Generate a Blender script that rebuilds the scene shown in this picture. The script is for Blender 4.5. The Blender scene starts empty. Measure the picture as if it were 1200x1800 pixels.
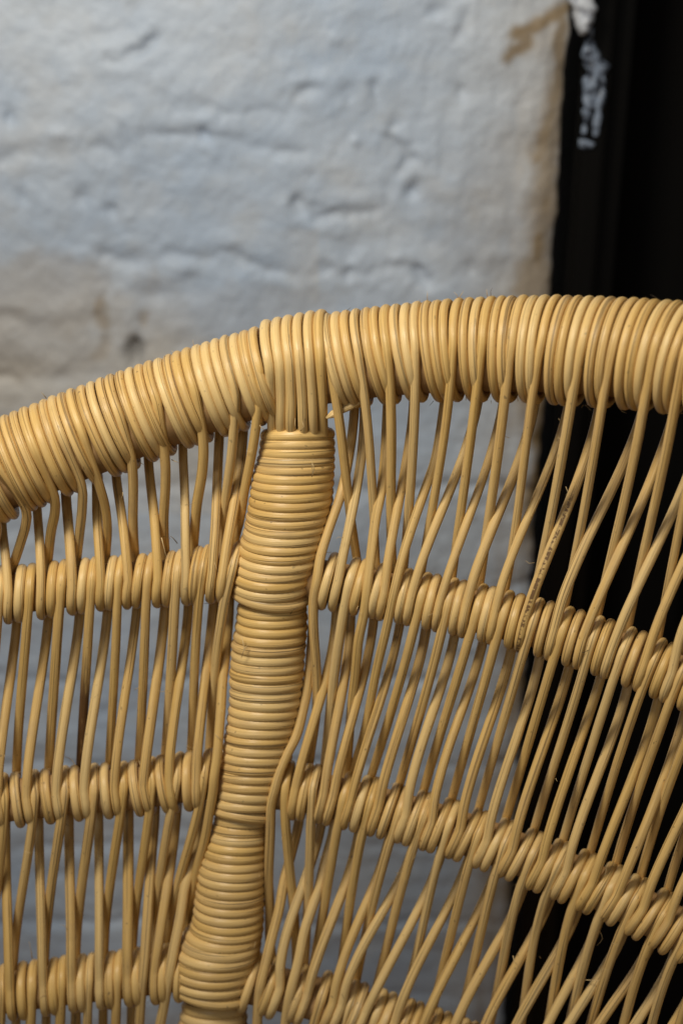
import bpy, math, random
import numpy as np
from mathutils import Vector, noise as mnoise

random.seed(7)
SC = bpy.context.scene
COL = SC.collection
R_ = math.radians

# ------------------------------------------------------------------ camera
PITCH = R_(25.0)
F = 2378.0                      # focal length in pixels of a 1200 x 1800 frame
CAM = Vector((0.0, 0.0, 1.25))
RIGHT = Vector((1, 0, 0))
FWD = Vector((0, math.cos(PITCH), -math.sin(PITCH)))
UP = Vector((0, math.sin(PITCH), math.cos(PITCH)))
cd = bpy.data.cameras.new('camera')
cam = bpy.data.objects.new('camera', cd)
COL.objects.link(cam)
cam.location = CAM
cam.rotation_euler = (math.pi / 2 - PITCH, 0, 0)
cd.sensor_fit = 'VERTICAL'
cd.sensor_height = 36.0
cd.sensor_width = 24.0
cd.lens = F / 50.0
cd.clip_start = 0.02
cd.clip_end = 50
cd.dof.use_dof = True
cd.dof.focus_distance = 0.548
cd.dof.aperture_fstop = 6.0
SC.camera = cam

# ------------------------------------------------------------------ world, lamps, exposure
w = bpy.data.worlds.new('World')
SC.world = w
w.use_nodes = True
bg = w.node_tree.nodes['Background']
bg.inputs[0].default_value = (1.0, 0.95, 0.88, 1)
bg.inputs[1].default_value = 0.12


def area(name, loc, target, size, power, color):
    ld = bpy.data.lights.new(name, 'AREA')
    ld.shape = 'DISK'
    ld.size = size
    ld.energy = power
    ld.color = color
    o = bpy.data.objects.new(name, ld)
    COL.objects.link(o)
    o.location = loc
    o.rotation_euler = (Vector(target) - Vector(loc)).to_track_quat('-Z', 'Y').to_euler()
    return o


area('lamp', CAM - 0.22 * RIGHT + 0.37 * UP + 0.12 * FWD, CAM + 0.02 * RIGHT + 0.56 * FWD + 0.02 * UP, 0.20, 4.4, (1.0, 0.93, 0.81))
area('window_light', (-0.55, -0.85, 1.75), (0.0, 0.8, 1.05), 0.75, 2.9, (0.92, 0.96, 1.0))

SC.view_settings.view_transform = 'Standard'
SC.view_settings.look = 'None'
SC.view_settings.gamma = 1
SC.view_settings.exposure = -0.1
SC.render.engine = 'CYCLES'
SC.cycles.use_denoising = True
SC.cycles.max_bounces = 6
SC.cycles.caustics_reflective = False
SC.cycles.caustics_refractive = False

# ------------------------------------------------------------------ measuring helpers
D0 = 0.55


def depth(px, py):
    """Distance (along the view axis) of the middle of the barrel shaped chair back."""
    x = (px - 380) * 0.000231
    return D0 - 1.25 * x * x + (py - 640) * 0.000231 * 0.28


def P(px, py, h=0.0):
    """Point of the chair back; h = millimetre-like offset (in frame pixels) out of its middle surface."""
    d = depth(px, py)
    d -= h * d / F
    return CAM + d * ((px - 600) / F * RIGHT - (py - 900) / F * UP + FWD)


def proj(v):
    q = v - CAM
    z = q.dot(FWD)
    return 600 + F * q.dot(RIGHT) / z, 900 - F * q.dot(UP) / z


def mm(px, py):
    return depth(px, py) / F


def interp(tab, x):
    if x <= tab[0][0]:
        a, b = tab[0], tab[1]
    elif x >= tab[-1][0]:
        a, b = tab[-2], tab[-1]
    else:
        for a, b in zip(tab, tab[1:]):
            if a[0] <= x <= b[0]:
                break
    t = (x - a[0]) / (b[0] - a[0])
    return [a[i] + (b[i] - a[i]) * t for i in range(1, len(a))]


def smooth_table(tab, step=6, win=9):
    xs = np.arange(tab[0][0] - 60, tab[-1][0] + 61, step, dtype=float)
    cols = [np.array([interp(tab, x)[i] for x in xs]) for i in range(len(tab[0]) - 1)]
    k = np.ones(win) / win
    out = []
    for c in cols:
        p = np.concatenate([c[0] + (c[1] - c[0]) * np.arange(-win, 0), c, c[-1] + (c[-1] - c[-2]) * np.arange(1, win + 1)])
        out.append(np.convolve(p, k, 'same')[win:-win])
    return [(float(x), *[float(o[i]) for o in out]) for i, x in enumerate(xs)]


# ------------------------------------------------------------------ node helpers
class NT:
    def __init__(self, name):
        self.m = bpy.data.materials.new(name)
        self.m.use_nodes = True
        self.t = self.m.node_tree
        self.n = self.t.nodes
        self.bsdf = self.n['Principled BSDF']

    def node(self, kind, **kw):
        nd = self.n.new(kind)
        for k, v in kw.items():
            if k.startswith('i_'):
                key = k[2:]
                nd.inputs[int(key) if key.isdigit() else key.replace('_', ' ')].default_value = v
            else:
                setattr(nd, k, v)
        return nd

    def link(self, a, b):
        self.t.links.new(a, b)

    def math(self, op, a, b=None, c=None, clamp=False):
        nd = self.node('ShaderNodeMath', operation=op, use_clamp=clamp)
        for i, v in enumerate((a, b, c)):
            if v is None:
                continue
            if hasattr(v, 'links'):
                self.link(v, nd.inputs[i])
            else:
                nd.inputs[i].default_value = v
        return nd.outputs[0]

    def mix(self, fac, a, b, blend='MIX'):
        nd = self.node('ShaderNodeMix', data_type='RGBA', blend_type=blend)
        for idx, v in ((0, fac), (6, a), (7, b)):
            if hasattr(v, 'links'):
                self.link(v, nd.inputs[idx])
            else:
                nd.inputs[idx].default_value = v
        return nd.outputs[2]

    def ramp(self, v, lo, hi):
        nd = self.node('ShaderNodeMapRange', i_1=lo, i_2=hi)
        nd.clamp = True
        self.link(v, nd.inputs[0])
        return nd.outputs[0]

    def vec(self, v, scale):
        nd = self.node('ShaderNodeVectorMath', operation='MULTIPLY')
        self.link(v, nd.inputs[0])
        nd.inputs[1].default_value = scale
        return nd.outputs[0]

    def noise(self, v, scale, detail=3, rough=0.55):
        nd = self.node('ShaderNodeTexNoise', i_Scale=scale, i_Detail=detail, i_Roughness=rough)
        self.link(v, nd.inputs['Vector'])
        return nd.outputs[0]


def rattan_material(name, kind='plain'):
    """Peeled rattan core: long fibres along the strand, odd dark pores, slight sheen."""
    M = NT(name)
    uv = M.node('ShaderNodeUVMap', uv_map='fibre').outputs[0]
    rnd = M.node('ShaderNodeObjectInfo').outputs['Random']
    geo = M.node('ShaderNodeTexCoord').outputs['Object']
    off = M.node('ShaderNodeCombineXYZ')
    M.link(M.math('MULTIPLY', rnd, 37.0), off.inputs[2])
    add = M.node('ShaderNodeVectorMath', operation='ADD')
    M.link(uv, add.inputs[0])
    M.link(off.outputs[0], add.inputs[1])
    u = add.outputs[0]
    fine = M.noise(M.vec(u, (22, 17, 1)), 1.0, 3, 0.75)       # narrow fibre lines
    wide = M.noise(M.vec(u, (14, 9, 1)), 1.0, 3, 0.6)        # broad bands along the strand
    crack = M.noise(M.vec(u, (11, 15, 1)), 1.0, 1, 0.4)
    blot = M.noise(M.vec(u, (75, 2.2, 1)), 1.0, 3, 0.6)
    pores = M.noise(M.vec(u, (420, 7, 1)), 1.0, 1, 0.3)
    where = M.noise(geo, 9.0, 2)
    light = (0.745, 0.51, 0.205, 1)
    dark = (0.565, 0.35, 0.105, 1)
    c = M.mix(M.ramp(wide, 0.3, 0.72), light, dark)
    c = M.mix(M.math('MULTIPLY', M.ramp(fine, 0.50, 0.66), 0.42), c, (0.45, 0.265, 0.10, 1))
    c = M.mix(M.math('MULTIPLY', M.ramp(blot, 0.50, 0.70), 0.5), c, (0.50, 0.33, 0.15, 1))
    c = M.mix(M.math('MULTIPLY', M.ramp(crack, 0.62, 0.68), 0.7), c, (0.17, 0.10, 0.045, 1))
    c = M.mix(M.math('MULTIPLY', M.ramp(pores, 0.74, 0.78), 0.6), c, (0.12, 0.075, 0.04, 1))
    # strand to strand differences: pale, yellow, pinkish
    c = M.mix(M.math('MULTIPLY', M.ramp(rnd, 0.5, 1.0), 0.5), c, (0.77, 0.58, 0.275, 1))
    c = M.mix(M.math('MULTIPLY', M.ramp(rnd, 0.45, 0.0), 0.45), c, (0.60, 0.385, 0.11, 1))
    c = M.mix(M.math('MULTIPLY', M.ramp(where, 0.45, 0.7), 0.25), c, (0.72, 0.54, 0.27, 1))
    if kind == 'burnt':
        sep = M.node('ShaderNodeSeparateXYZ')
        M.link(uv, sep.inputs[0])
        band = M.math('ABSOLUTE', M.math('SUBTRACT', sep.outputs[1], 0.47))
        inb = M.ramp(band, 0.085, 0.035)
        ln = M.math('MULTIPLY', M.ramp(sep.outputs[0], 0.055, 0.064), M.ramp(sep.outputs[0], 0.140, 0.134))
        sp = M.ramp(M.noise(M.vec(uv, (640, 3.5, 1)), 1.0, 2, 0.6), 0.45, 0.52)
        f = M.math('MULTIPLY', M.math('MULTIPLY', inb, ln), sp)
        c = M.mix(M.math('MULTIPLY', f, 0.85), c, (0.09, 0.04, 0.018, 1))
    if kind == 'stained':
        sep = M.node('ShaderNodeSeparateXYZ')
        M.link(uv, sep.inputs[0])
        ln = M.ramp(sep.outputs[0], 0.045, 0.085)
        sp = M.ramp(M.math('ADD', M.noise(M.vec(uv, (40, 4, 1)), 1.0, 3), M.math('MULTIPLY', ln, 0.3)), 0.55, 0.75)
        c = M.mix(M.math('MULTIPLY', M.math('MULTIPLY', ln, sp), 0.9), c, (0.075, 0.028, 0.012, 1))
    M.link(c, M.bsdf.inputs['Base Color'])
    r = M.math('ADD', M.math('MULTIPLY', fine, 0.22), 0.27)
    M.link(r, M.bsdf.inputs['Roughness'])
    M.bsdf.inputs['Specular IOR Level'].default_value = 0.42
    hgt = M.math('ADD', M.math('MULTIPLY', fine, -0.8), M.math('ADD', M.math('MULTIPLY', blot, 0.35), M.math('MULTIPLY', M.ramp(crack, 0.62, 0.69), -0.9)))
    b = M.node('ShaderNodeBump', i_Strength=0.6, i_Distance=0.0007)
    M.link(hgt, b.inputs['Height'])
    M.link(b.outputs[0], M.bsdf.inputs['Normal'])
    return M.m


MAT = {k: rattan_material('rattan_' + k, k) for k in ('plain', 'burnt', 'stained')}

Mc = NT('rattan_pole')
cc = Mc.mix(Mc.noise(Mc.node('ShaderNodeTexCoord').outputs['Object'], 60), (0.28, 0.16, 0.06, 1), (0.42, 0.25, 0.10, 1))
Mc.link(cc, Mc.bsdf.inputs['Base Color'])
Mc.bsdf.inputs['Roughness'].default_value = 0.7

Mf = NT('rattan_fibre')
rr = Mf.node('ShaderNodeObjectInfo').outputs['Random']
Mf.link(Mf.mix(Mf.ramp(rr, 0.08, 0.3), (0.05, 0.035, 0.02, 1), (0.62, 0.45, 0.22, 1)), Mf.bsdf.inputs['Base Color'])
Mf.bsdf.inputs['Roughness'].default_value = 0.6


# ------------------------------------------------------------------ the back wall
WALL_Y = 0.86


def wall_xz(px, py):
    v = (px - 600) / F * RIGHT - (py - 900) / F * UP + FWD
    t = WALL_Y / v.y
    return (CAM + t * v).x, (CAM + t * v).z


EDGE_X = wall_xz(985, 260)[0]


def fbm(X, Z, scale, octaves, seed, stretch=(1, 1)):
    """Cheap lattice noise on numpy arrays, -1..1."""
    rng = np.random.RandomState(seed)
    out = np.zeros_like(X)
    amp, tot = 1.0, 0.0
    f = scale
    for _ in range(octaves):
        g = rng.uniform(-1, 1, (256, 256))
        x = X * f * stretch[0] + rng.uniform(0, 90)
        z = Z * f * stretch[1] + rng.uniform(0, 90)
        xi, zi = np.floor(x).astype(int), np.floor(z).astype(int)
        tx, tz = x - xi, z - zi
        tx, tz = tx * tx * (3 - 2 * tx), tz * tz * (3 - 2 * tz)
        a, b = g[xi % 256, zi % 256], g[(xi + 1) % 256, zi % 256]
        c, d = g[xi % 256, (zi + 1) % 256], g[(xi + 1) % 256, (zi + 1) % 256]
        out += amp * ((a * (1 - tx) + b * tx) * (1 - tz) + (c * (1 - tx) + d * tx) * tz)
        tot += amp
        amp *= 0.55
        f *= 2.03
    return out / tot


def build_wall():
    x0, x1 = -0.52, EDGE_X
    z0, z1 = 0.0, 1.42
    nx, nz = 420, 760
    xs = np.linspace(x0, x1, nx)
    zs = np.linspace(z0, z1, nz)
    X, Z = np.meshgrid(xs, zs)
    wx = X + 0.009 * fbm(X, Z, 30, 4, 1)
    wz = Z + 0.009 * fbm(X, Z, 30, 4, 2)
    D = 0.0035 * fbm(X, Z, 7, 3, 3)                       # lumpy old render over brick
    D += 0.0014 * fbm(X, Z, 30, 3, 4)
    D += 0.0040 * fbm(X, Z, 16, 3, 14, (0.3, 1.3))          # flat ledges of the brick courses
    g = fbm(X, Z, 120, 3, 5)
    D += 0.0009 * g + 0.0003 * fbm(X, Z, 260, 2, 15)
    # upright brush marks towards the corner
    corner = np.clip((X - (x1 - 0.12)) / 0.12, 0, 1)
    D += corner * 0.0016 * fbm(X, Z, 60, 3, 6, (1.6, 0.35))
    D -= 0.005 * np.clip((X - (x1 - 0.012)) / 0.012, 0, 1) ** 2

    def seglist(pts):
        return [wall_xz(*p) for p in pts]

    def dist(pts):
        q = seglist(pts)
        best = np.full_like(X, 9.0)
        for (ax, az), (bx, bz) in zip(q, q[1:]):
            vx, vz = bx - ax, bz - az
            t = np.clip(((wx - ax) * vx + (wz - az) * vz) / (vx * vx + vz * vz + 1e-9), 0, 1)
            best = np.minimum(best, np.hypot(wx - ax - t * vx, wz - az - t * vz))
        return best

    tone = np.zeros_like(X)      # dirt caught in the open joints
    # (line in the picture, half width in m, depth in m, dirt)
    joints = [
        ([(185, 103), (215, 102), (232, 92), (262, 66)], 0.0035, 0.012, 0.7),
        ([(110, 72), (160, 58), (215, 47)], 0.004, 0.006, 0.25),
        ([(0, 283), (60, 272), (130, 262), (160, 250), (216, 256)], 0.005, 0.005, 0.22),
        ([(222, 262), (226, 245)], 0.004, 0.008, 0.5),
        ([(235, 245), (300, 240), (368, 245), (440, 258), (520, 262)], 0.004, 0.004, 0.15),
        ([(295, 183), (370, 190), (440, 200), (480, 198), (530, 172), (560, 165)], 0.004, 0.004, 0.12),
        ([(500, 205), (520, 172), (545, 165)], 0.004, 0.005, 0.3),
        ([(180, 452), (260, 456), (300, 455), (330, 452)], 0.004, 0.006, 0.3),
        ([(350, 458), (400, 452), (470, 468), (530, 476), (572, 472)], 0.004, 0.007, 0.4),
        ([(262, 522), (300, 518), (310, 510)], 0.006, 0.006, 0.4),
        ([(345, 505), (352, 535)], 0.005, 0.007, 0.5),
        ([(560, 372), (590, 366), (640, 372), (672, 362), (678, 356), (676, 330), (690, 312), (706, 302), (718, 284), (712, 262), (694, 245)], 0.0035, 0.008, 0.6),
        ([(555, 452), (575, 470)], 0.004, 0.005, 0.3),
        ([(600, 475), (680, 478), (745, 492)], 0.005, 0.004, 0.25),
        ([(806, 20), (798, 50), (790, 70)], 0.003, 0.008, 0.5),
        ([(520, 280), (545, 300)], 0.004, 0.004, 0.3),
        ([(530, 352), (585, 368)], 0.004, 0.005, 0.4),
        ([(0, 560), (80, 572), (150, 566)], 0.008, 0.005, 0.25),
        ([(175, 535), (178, 570), (172, 620)], 0.007, 0.006, 0.3),
        ([(0, 640), (60, 660), (130, 640)], 0.012, 0.006, 0.25),
    ]
    for pts, hw, dp, dirt in joints:
        d = dist(pts)
        rag = np.clip(0.6 + 1.3 * fbm(X, Z, 45, 3, int(pts[0][0]) + 11), 0.0, 1.4)
        k = np.exp(-(d / (hw * 0.95)) ** 2) * rag
        D -= dp * 0.30 * k
        D += dp * 0.10 * np.exp(-((d - hw * 2.2) / (1.6 * hw)) ** 2) * rag    # thick paint rolled up beside the joint
        tone = np.maximum(tone, 0.5 * dirt * k)
    # coarse brick courses under the paint further down, where nothing is in focus
    z_ref = wall_xz(300, 470)[1]
    for i in range(1, 11):
        zz = z_ref - 0.078 * i
        d = np.abs(wz - zz)
        D -= 0.004 * np.exp(-(d / 0.005) ** 2) * np.clip(0.6 + fbm(X, Z, 14, 2, 30 + i), 0, 1)
    # little pits and knobs
    rng = np.random.RandomState(5)
    spots = [(147, 345, .006, .006, .5), (200, 372, .004, .005, .5), (42, 340, .004, .004, .3), (18, 205, .005, .006, .35),
             (367, 245, .004, .006, .5), (733, 330, .004, .008, .6), (598, 438, .006, .005, .3), (745, 492, .005, .007, .5),
             (612, 478, .004, .005, .3), (233, 618, .0075, .016, 1.0), (820, 465, .004, .004, .3), (760, 18, .004, .005, .3),
             (655, 155, .004, .005, .25), (610, 165, .004, .004, .25), (536, 355, .005, .005, .3), (818, 170, .003, .004, .2),
             (700, 215, .004, .005, .2), (255, 560, .006, .004, .3)]
    for px, py, hw, dp, dirt in spots:
        cx, cz = wall_xz(px, py)
        d = np.hypot(wx - cx, (wz - cz) * 0.8)
        k = np.exp(-(d / hw) ** 2)
        D -= 0.6 * dp * k
        tone = np.maximum(tone, (0.35 if dirt < 0.9 else 0.9) * dirt * k)
    for _ in range(90):
        cx, cz = rng.uniform(x0, x1), rng.uniform(0.5, z1)
        hw = rng.uniform(0.002, 0.006)
        s = rng.choice([-1, 1], p=[0.4, 0.6])
        d2 = ((X - cx) ** 2 + ((Z - cz) * rng.uniform(0.7, 1.6)) ** 2) / hw ** 2
        D += s * rng.uniform(0.0006, 0.0022) * np.exp(-d2)
    # stains with a shape of their own
    stain = np.zeros_like(X)
    rough = fbm(X, Z, 40, 4, 77)

    def blob(px, py, rx, ry, amt, soft=0.5):
        cx, cz = wall_xz(px, py)
        k = ((X - cx) / rx) ** 2 + ((Z - cz) / ry) ** 2 + 1.1 * rough
        return amt * np.clip((1.15 - k) / soft, 0, 1)

    def stroke(pts, hw, amt):
        d = dist(pts) / hw + 0.9 * rough
        return amt * np.clip(1.35 - d, 0, 1)

    for pts, hw, amt in [([(995, 15), (950, 36), (908, 50)], .0055, .95), ([(905, 50), (928, 62), (930, 70), (905, 86), (890, 95)], .0055, .9),
                         ([(992, 30), (985, 130), (968, 190), (955, 235), (946, 290)], .0065, .85), ([(978, 150), (972, 240), (960, 330), (950, 430), (945, 505)], .014, .75),
                         ([(925, 60), (985, 60), (985, 120)], .012, .35), ([(880, 300), (870, 420), (900, 500)], .03, .2),
                         ([(177, 530), (177, 560)], .006, .7), ([(175, 580), (171, 625)], .006, .45), ([(255, 555), (257, 568)], .005, .55)]:
        stain = np.maximum(stain, stroke(pts, hw, amt))
    streak = np.clip(0.55 + 0.9 * fbm(X, Z, 55, 3, 78, (2.2, 0.35)) + 0.5 * rough, 0, 1)
    gx = np.clip((X - wall_xz(880, 300)[0]) / 0.035, 0, 1)
    gz = np.clip((wall_xz(960, 120)[1] - Z) / 0.04, 0, 1)
    stain = np.maximum(stain, 1.25 * gx * gz * streak)
    for s in [(60, 520, .07, .03, .30), (330, 550, .10, .022, .16), (40, 600, .06, .03, .2)]:
        stain = np.maximum(stain, blob(*s))
    verts = np.stack([X, WALL_Y - D, Z], -1).reshape(-1, 3)
    # ragged outer corner
    rag = 0.0025 * fbm(X, Z, 18, 4, 9) + 0.0012 * fbm(X, Z, 110, 2, 10)
    V = verts.copy()
    V[:, 0] += (rag * np.clip((X - (x1 - 0.02)) / 0.02, 0, 1)).reshape(-1)
    idx = np.arange(nx * nz).reshape(nz, nx)
    faces = np.stack([idx[:-1, :-1], idx[:-1, 1:], idx[1:, 1:], idx[1:, :-1]], -1).reshape(-1, 4).tolist()
    # the return of the wall at the corner, its other sides and its back
    Vl = V.tolist()
    base = len(Vl)
    for j in range(nz):
        x, y, z = Vl[j * nx + nx - 1]
        Vl.append([x + 0.001, WALL_Y + 0.24, z])
    for j in range(nz - 1):
        faces.append([j * nx + nx - 1, base + j, base + j + 1, (j + 1) * nx + nx - 1])
    b2 = len(Vl)
    for j in range(nz):
        x, y, z = Vl[j * nx]
        Vl.append([x, WALL_Y + 0.24, z])
    for j in range(nz - 1):
        faces.append([j * nx, (j + 1) * nx, b2 + j + 1, b2 + j])
        faces.append([b2 + j, b2 + j + 1, base + j + 1, base + j])
    faces.append(list(range((nz - 1) * nx, nz * nx)) + [base + nz - 1, b2 + nz - 1])
    me = bpy.data.meshes.new('wall')
    me.from_pydata(Vl, [], faces)
    me.polygons.foreach_set('use_smooth', [True] * len(me.polygons))
    n_extra = len(Vl) - nx * nz
    at = me.color_attributes.new('dirt', 'FLOAT_COLOR', 'POINT')
    colr = np.zeros((len(Vl), 4), dtype=np.float32)
    colr[:nx * nz, 0] = stain.reshape(-1)
    colr[:nx * nz, 1] = np.clip(tone, 0, 1).reshape(-1)
    nb = fbm(X, Z, 9, 4, 91)
    wz_top, wz_bot = wall_xz(100, 400)[1], wall_xz(100, 640)[1]
    beige = np.clip((wz_top - Z) / (wz_top - wz_bot), 0, 1) * np.clip((wall_xz(560, 500)[0] - X) / 0.1, 0, 1) * np.clip((Z - wall_xz(100, 900)[1]) / 0.08, 0, 1)
    beige = np.clip(beige * 1.2 + 0.9 * nb * (beige > 0), 0, 1)
    beige = np.maximum(beige, 0.6 * np.clip((X - wall_xz(800, 300)[0]) / 0.06, 0, 1) * np.clip(0.6 + nb, 0, 1))
    colr[:nx * nz, 2] = beige.reshape(-1)
    colr[:, 3] = 1
    at.data.foreach_set('color', colr.reshape(-1))
    M = NT('whitewash')
    a = M.node('ShaderNodeVertexColor', layer_name='dirt')
    sp = M.node('ShaderNodeSeparateColor')
    M.link(a.outputs[0], sp.inputs[0])
    co = M.node('ShaderNodeTexCoord').outputs['Object']
    n1 = M.noise(co, 9, 4)
    n2 = M.noise(co, 55, 4)
    c = M.mix(M.ramp(n1, 0.35, 0.65), (0.475, 0.58, 0.73, 1), (0.585, 0.66, 0.76, 1))
    c = M.mix(M.math('MULTIPLY', M.ramp(n2, 0.5, 0.75), 0.35), c, (0.53, 0.57, 0.61, 1))
    c = M.mix(M.math('MULTIPLY', M.ramp(M.noise(co, 17, 3), 0.55, 0.72), 0.25), c, (0.68, 0.64, 0.57, 1))
    c = M.mix(M.math('MULTIPLY', sp.outputs[2], 0.75), c, (0.60, 0.545, 0.455, 1))
    c = M.mix(M.math('MULTIPLY', sp.outputs[0], 0.95), c, (0.27, 0.185, 0.085, 1))
    c = M.mix(M.math('MULTIPLY', sp.outputs[1], 0.75), c, (0.16, 0.15, 0.14, 1))
    M.link(c, M.bsdf.inputs['Base Color'])
    M.bsdf.inputs['Roughness'].default_value = 0.55
    bmp = M.node('ShaderNodeBump', i_Strength=0.5, i_Distance=0.0014)
    M.link(M.noise(co, 260, 5, 0.6), bmp.inputs['Height'])
    M.link(bmp.outputs[0], M.bsdf.inputs['Normal'])
    me.materials.append(M.m)
    o = bpy.data.objects.new('wall', me)
    COL.objects.link(o)
    o['label'] = 'whitewashed rough brick wall with cracked joints behind the chair'
    o['category'] = 'wall'
    return o


build_wall()


def build_floor():  # floor out of view, added for its warm bounce onto the lower chair back
    Mw = NT('floor_boards')
    co = Mw.node('ShaderNodeTexCoord').outputs['Object']
    Mw.link(Mw.mix(Mw.noise(Mw.vec(co, (4, 30, 1)), 1.0, 4), (0.26, 0.13, 0.05, 1), (0.42, 0.23, 0.09, 1)), Mw.bsdf.inputs['Base Color'])
    Mw.bsdf.inputs['Roughness'].default_value = 0.5
    me = bpy.data.meshes.new('floor')
    me.from_pydata([(-1.6, -1.6, -0.004), (1.6, -1.6, -0.004), (1.6, 1.12, -0.004), (-1.6, 1.12, -0.004)], [], [(0, 1, 2, 3)])
    me.materials.append(Mw.m)
    o = bpy.data.objects.new('floor', me)
    COL.objects.link(o)
    o['kind'] = 'structure'


build_floor()


# ------------------------------------------------------------------ dark doorway right of the wall
def box_mesh(name, x0, x1, y0, y1, z0, z1, bevel=0.0):
    import bmesh
    bm = bmesh.new()
    bmesh.ops.create_cube(bm, size=1)
    for v in bm.verts:
        v.co = Vector(((x0 + x1) / 2 + v.co.x * (x1 - x0), (y0 + y1) / 2 + v.co.y * (y1 - y0), (z0 + z1) / 2 + v.co.z * (z1 - z0)))
    if bevel:
        bmesh.ops.bevel(bm, geom=list(bm.edges), offset=bevel, segments=2, affect='EDGES')
    me = bpy.data.meshes.new(name)
    bm.to_mesh(me)
    bm.free()
    return me


Mb = NT('black_paint')
co = Mb.node('ShaderNodeTexCoord').outputs['Object']
Mb.link(Mb.mix(Mb.noise(Mb.vec(co, (60, 60, 6)), 1.0, 3), (0.0022, 0.0021, 0.002, 1), (0.006, 0.0055, 0.005, 1)), Mb.bsdf.inputs['Base Color'])
Mb.bsdf.inputs['Roughness'].default_value = 0.33
Mb.bsdf.inputs['Specular IOR Level'].default_value = 0.2
Md = NT('doorway_dark')  # near-black colour holds the darkness of the unlit doorway
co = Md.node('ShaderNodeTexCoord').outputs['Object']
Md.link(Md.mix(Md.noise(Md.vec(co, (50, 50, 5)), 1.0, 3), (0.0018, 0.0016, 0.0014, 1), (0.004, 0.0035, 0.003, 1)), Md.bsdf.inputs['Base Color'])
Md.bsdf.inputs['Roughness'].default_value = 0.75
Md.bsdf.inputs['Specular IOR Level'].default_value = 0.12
Mp = NT('white_paint_splash')
co = Mp.node('ShaderNodeTexCoord').outputs['Object']
pn = Mp.noise(co, 130, 4, 0.65)
Mp.link(Mp.mix(Mp.ramp(pn, 0.40, 0.54), (0.012, 0.015, 0.025, 1), (0.27, 0.33, 0.43, 1)), Mp.bsdf.inputs['Base Color'])
Mp.bsdf.inputs['Roughness'].default_value = 0.4
Mq = NT('white_plaster')
co = Mq.node('ShaderNodeTexCoord').outputs['Object']
Mq.link(Mq.mix(Mq.ramp(Mq.noise(co, 110, 4, 0.65), 0.36, 0.52), (0.12, 0.14, 0.2, 1), (0.64, 0.68, 0.74, 1)), Mq.bsdf.inputs['Base Color'])
Mq.bsdf.inputs['Roughness'].default_value = 0.45


def child(name, me, mat, parent, label=None):
    if mat:
        me.materials.append(mat)
    o = bpy.data.objects.new(name, me)
    COL.objects.link(o)
    o.parent = parent
    if label:
        o['label'] = label
    return o


def empty(name, loc=(0, 0, 0)):
    o = bpy.data.objects.new(name, None)
    COL.objects.link(o)
    o.location = loc
    o.empty_display_size = 0.05
    return o


FRAME_Y = WALL_Y + 0.012
fx0 = wall_xz(1022, 200)[0]
fx1 = wall_xz(1075, 200)[0]
frame = empty('door_frame')
frame['label'] = 'black door frame with white paint splashes beside the wall corner'
frame['category'] = 'door frame'
child('jamb', box_mesh('jamb', fx0, fx1, FRAME_Y, FRAME_Y + 0.2, 0.0, 1.42, 0.003), Mb.m, frame)
child('stop_bead', box_mesh('stop_bead', fx1 + 0.0015, fx1 + 0.016, FRAME_Y + 0.02, FRAME_Y + 0.2, 0.0, 1.42, 0.003), Mb.m, frame)


def lump(name, outline, y_back, thick, mat, parent, seed, rough=0.25):
    """Blob of dried paint: a tapering run of lumpy cross sections (px, py, half width px)."""
    V, Fc = [], []
    n = 14
    rows = []
    m = 26
    for i in range(m + 1):
        t = i / m * (len(outline) - 1)
        k = min(int(t), len(outline) - 2)
        a, b, f = outline[k], outline[k + 1], t - min(int(t), len(outline) - 2)
        px, py, hw = [a[q] + (b[q] - a[q]) * f for q in range(3)]
        row = []
        for j in range(n):
            an = 2 * math.pi * j / n
            nv = mnoise.noise(Vector((px * 0.03 + math.cos(an), py * 0.06, seed + math.sin(an))))
            q = 1 + rough * 2 * nv
            x, z = wall_xz(px + hw * math.cos(an) * q, py)
            y = y_back - thick * max(-0.3, math.sin(an)) * q * min(1.0, hw / 12)
            row.append(len(V))
            V.append((x, y, z))
        rows.append(row)
    for r0, r1 in zip(rows, rows[1:]):
        for j in range(n):
            Fc.append((r0[j], r0[(j + 1) % n], r1[(j + 1) % n], r1[j]))
    Fc.append(tuple(reversed(rows[0])))
    Fc.append(tuple(rows[-1]))
    me = bpy.data.meshes.new(name)
    me.from_pydata(V, [], Fc)
    for p in me.polygons:
        p.use_smooth = True
    return child(name, me, mat, parent)


lump('paint_drip', [(1016, -90, 30), (1018, -40, 28), (1022, 5, 23), (1025, 35, 17), (1023, 52, 10), (1021, 61, 3)], FRAME_Y - 0.012, 0.011, Mq.m, frame, 3.1)['label'] = 'thick white drip at the top'
for args in [([(1044, 52, 3), (1041, 75, 5), (1043, 100, 12), (1050, 120, 15), (1046, 150, 14), (1047, 180, 14), (1040, 195, 8)], 5.2),
             ([(1062, 135, 3), (1063, 160, 5), (1059, 185, 7), (1056, 200, 5), (1053, 225, 6), (1050, 245, 3)], 8.4),
             ([(1034, 196, 6), (1034, 215, 3), (1031, 240, 3)], 9.3),
             ([(1026, 250, 4), (1034, 257, 11), (1034, 264, 9), (1032, 268, 3)], 1.7)]:
    lump('paint_splash', [(x, y, h * 1.25) for x, y, h in args[0]], FRAME_Y - 0.0006, 0.0035, Mp.m, frame, args[1], 0.45)

door = empty('door')
door['label'] = 'door leaf, doorway darkness put into its colour, set back right of the black frame'
door['category'] = 'door'
dx = fx1 + 0.018
child('leaf', box_mesh('leaf', dx, dx + 0.9, FRAME_Y + 0.10, FRAME_Y + 0.14, 0.0, 1.42, 0.002), Md.m, door)
child('stile', box_mesh('stile', dx + 0.004, dx + 0.09, FRAME_Y + 0.088, FRAME_Y + 0.0985, 0.0, 1.42, 0.003), Md.m, door)

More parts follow.
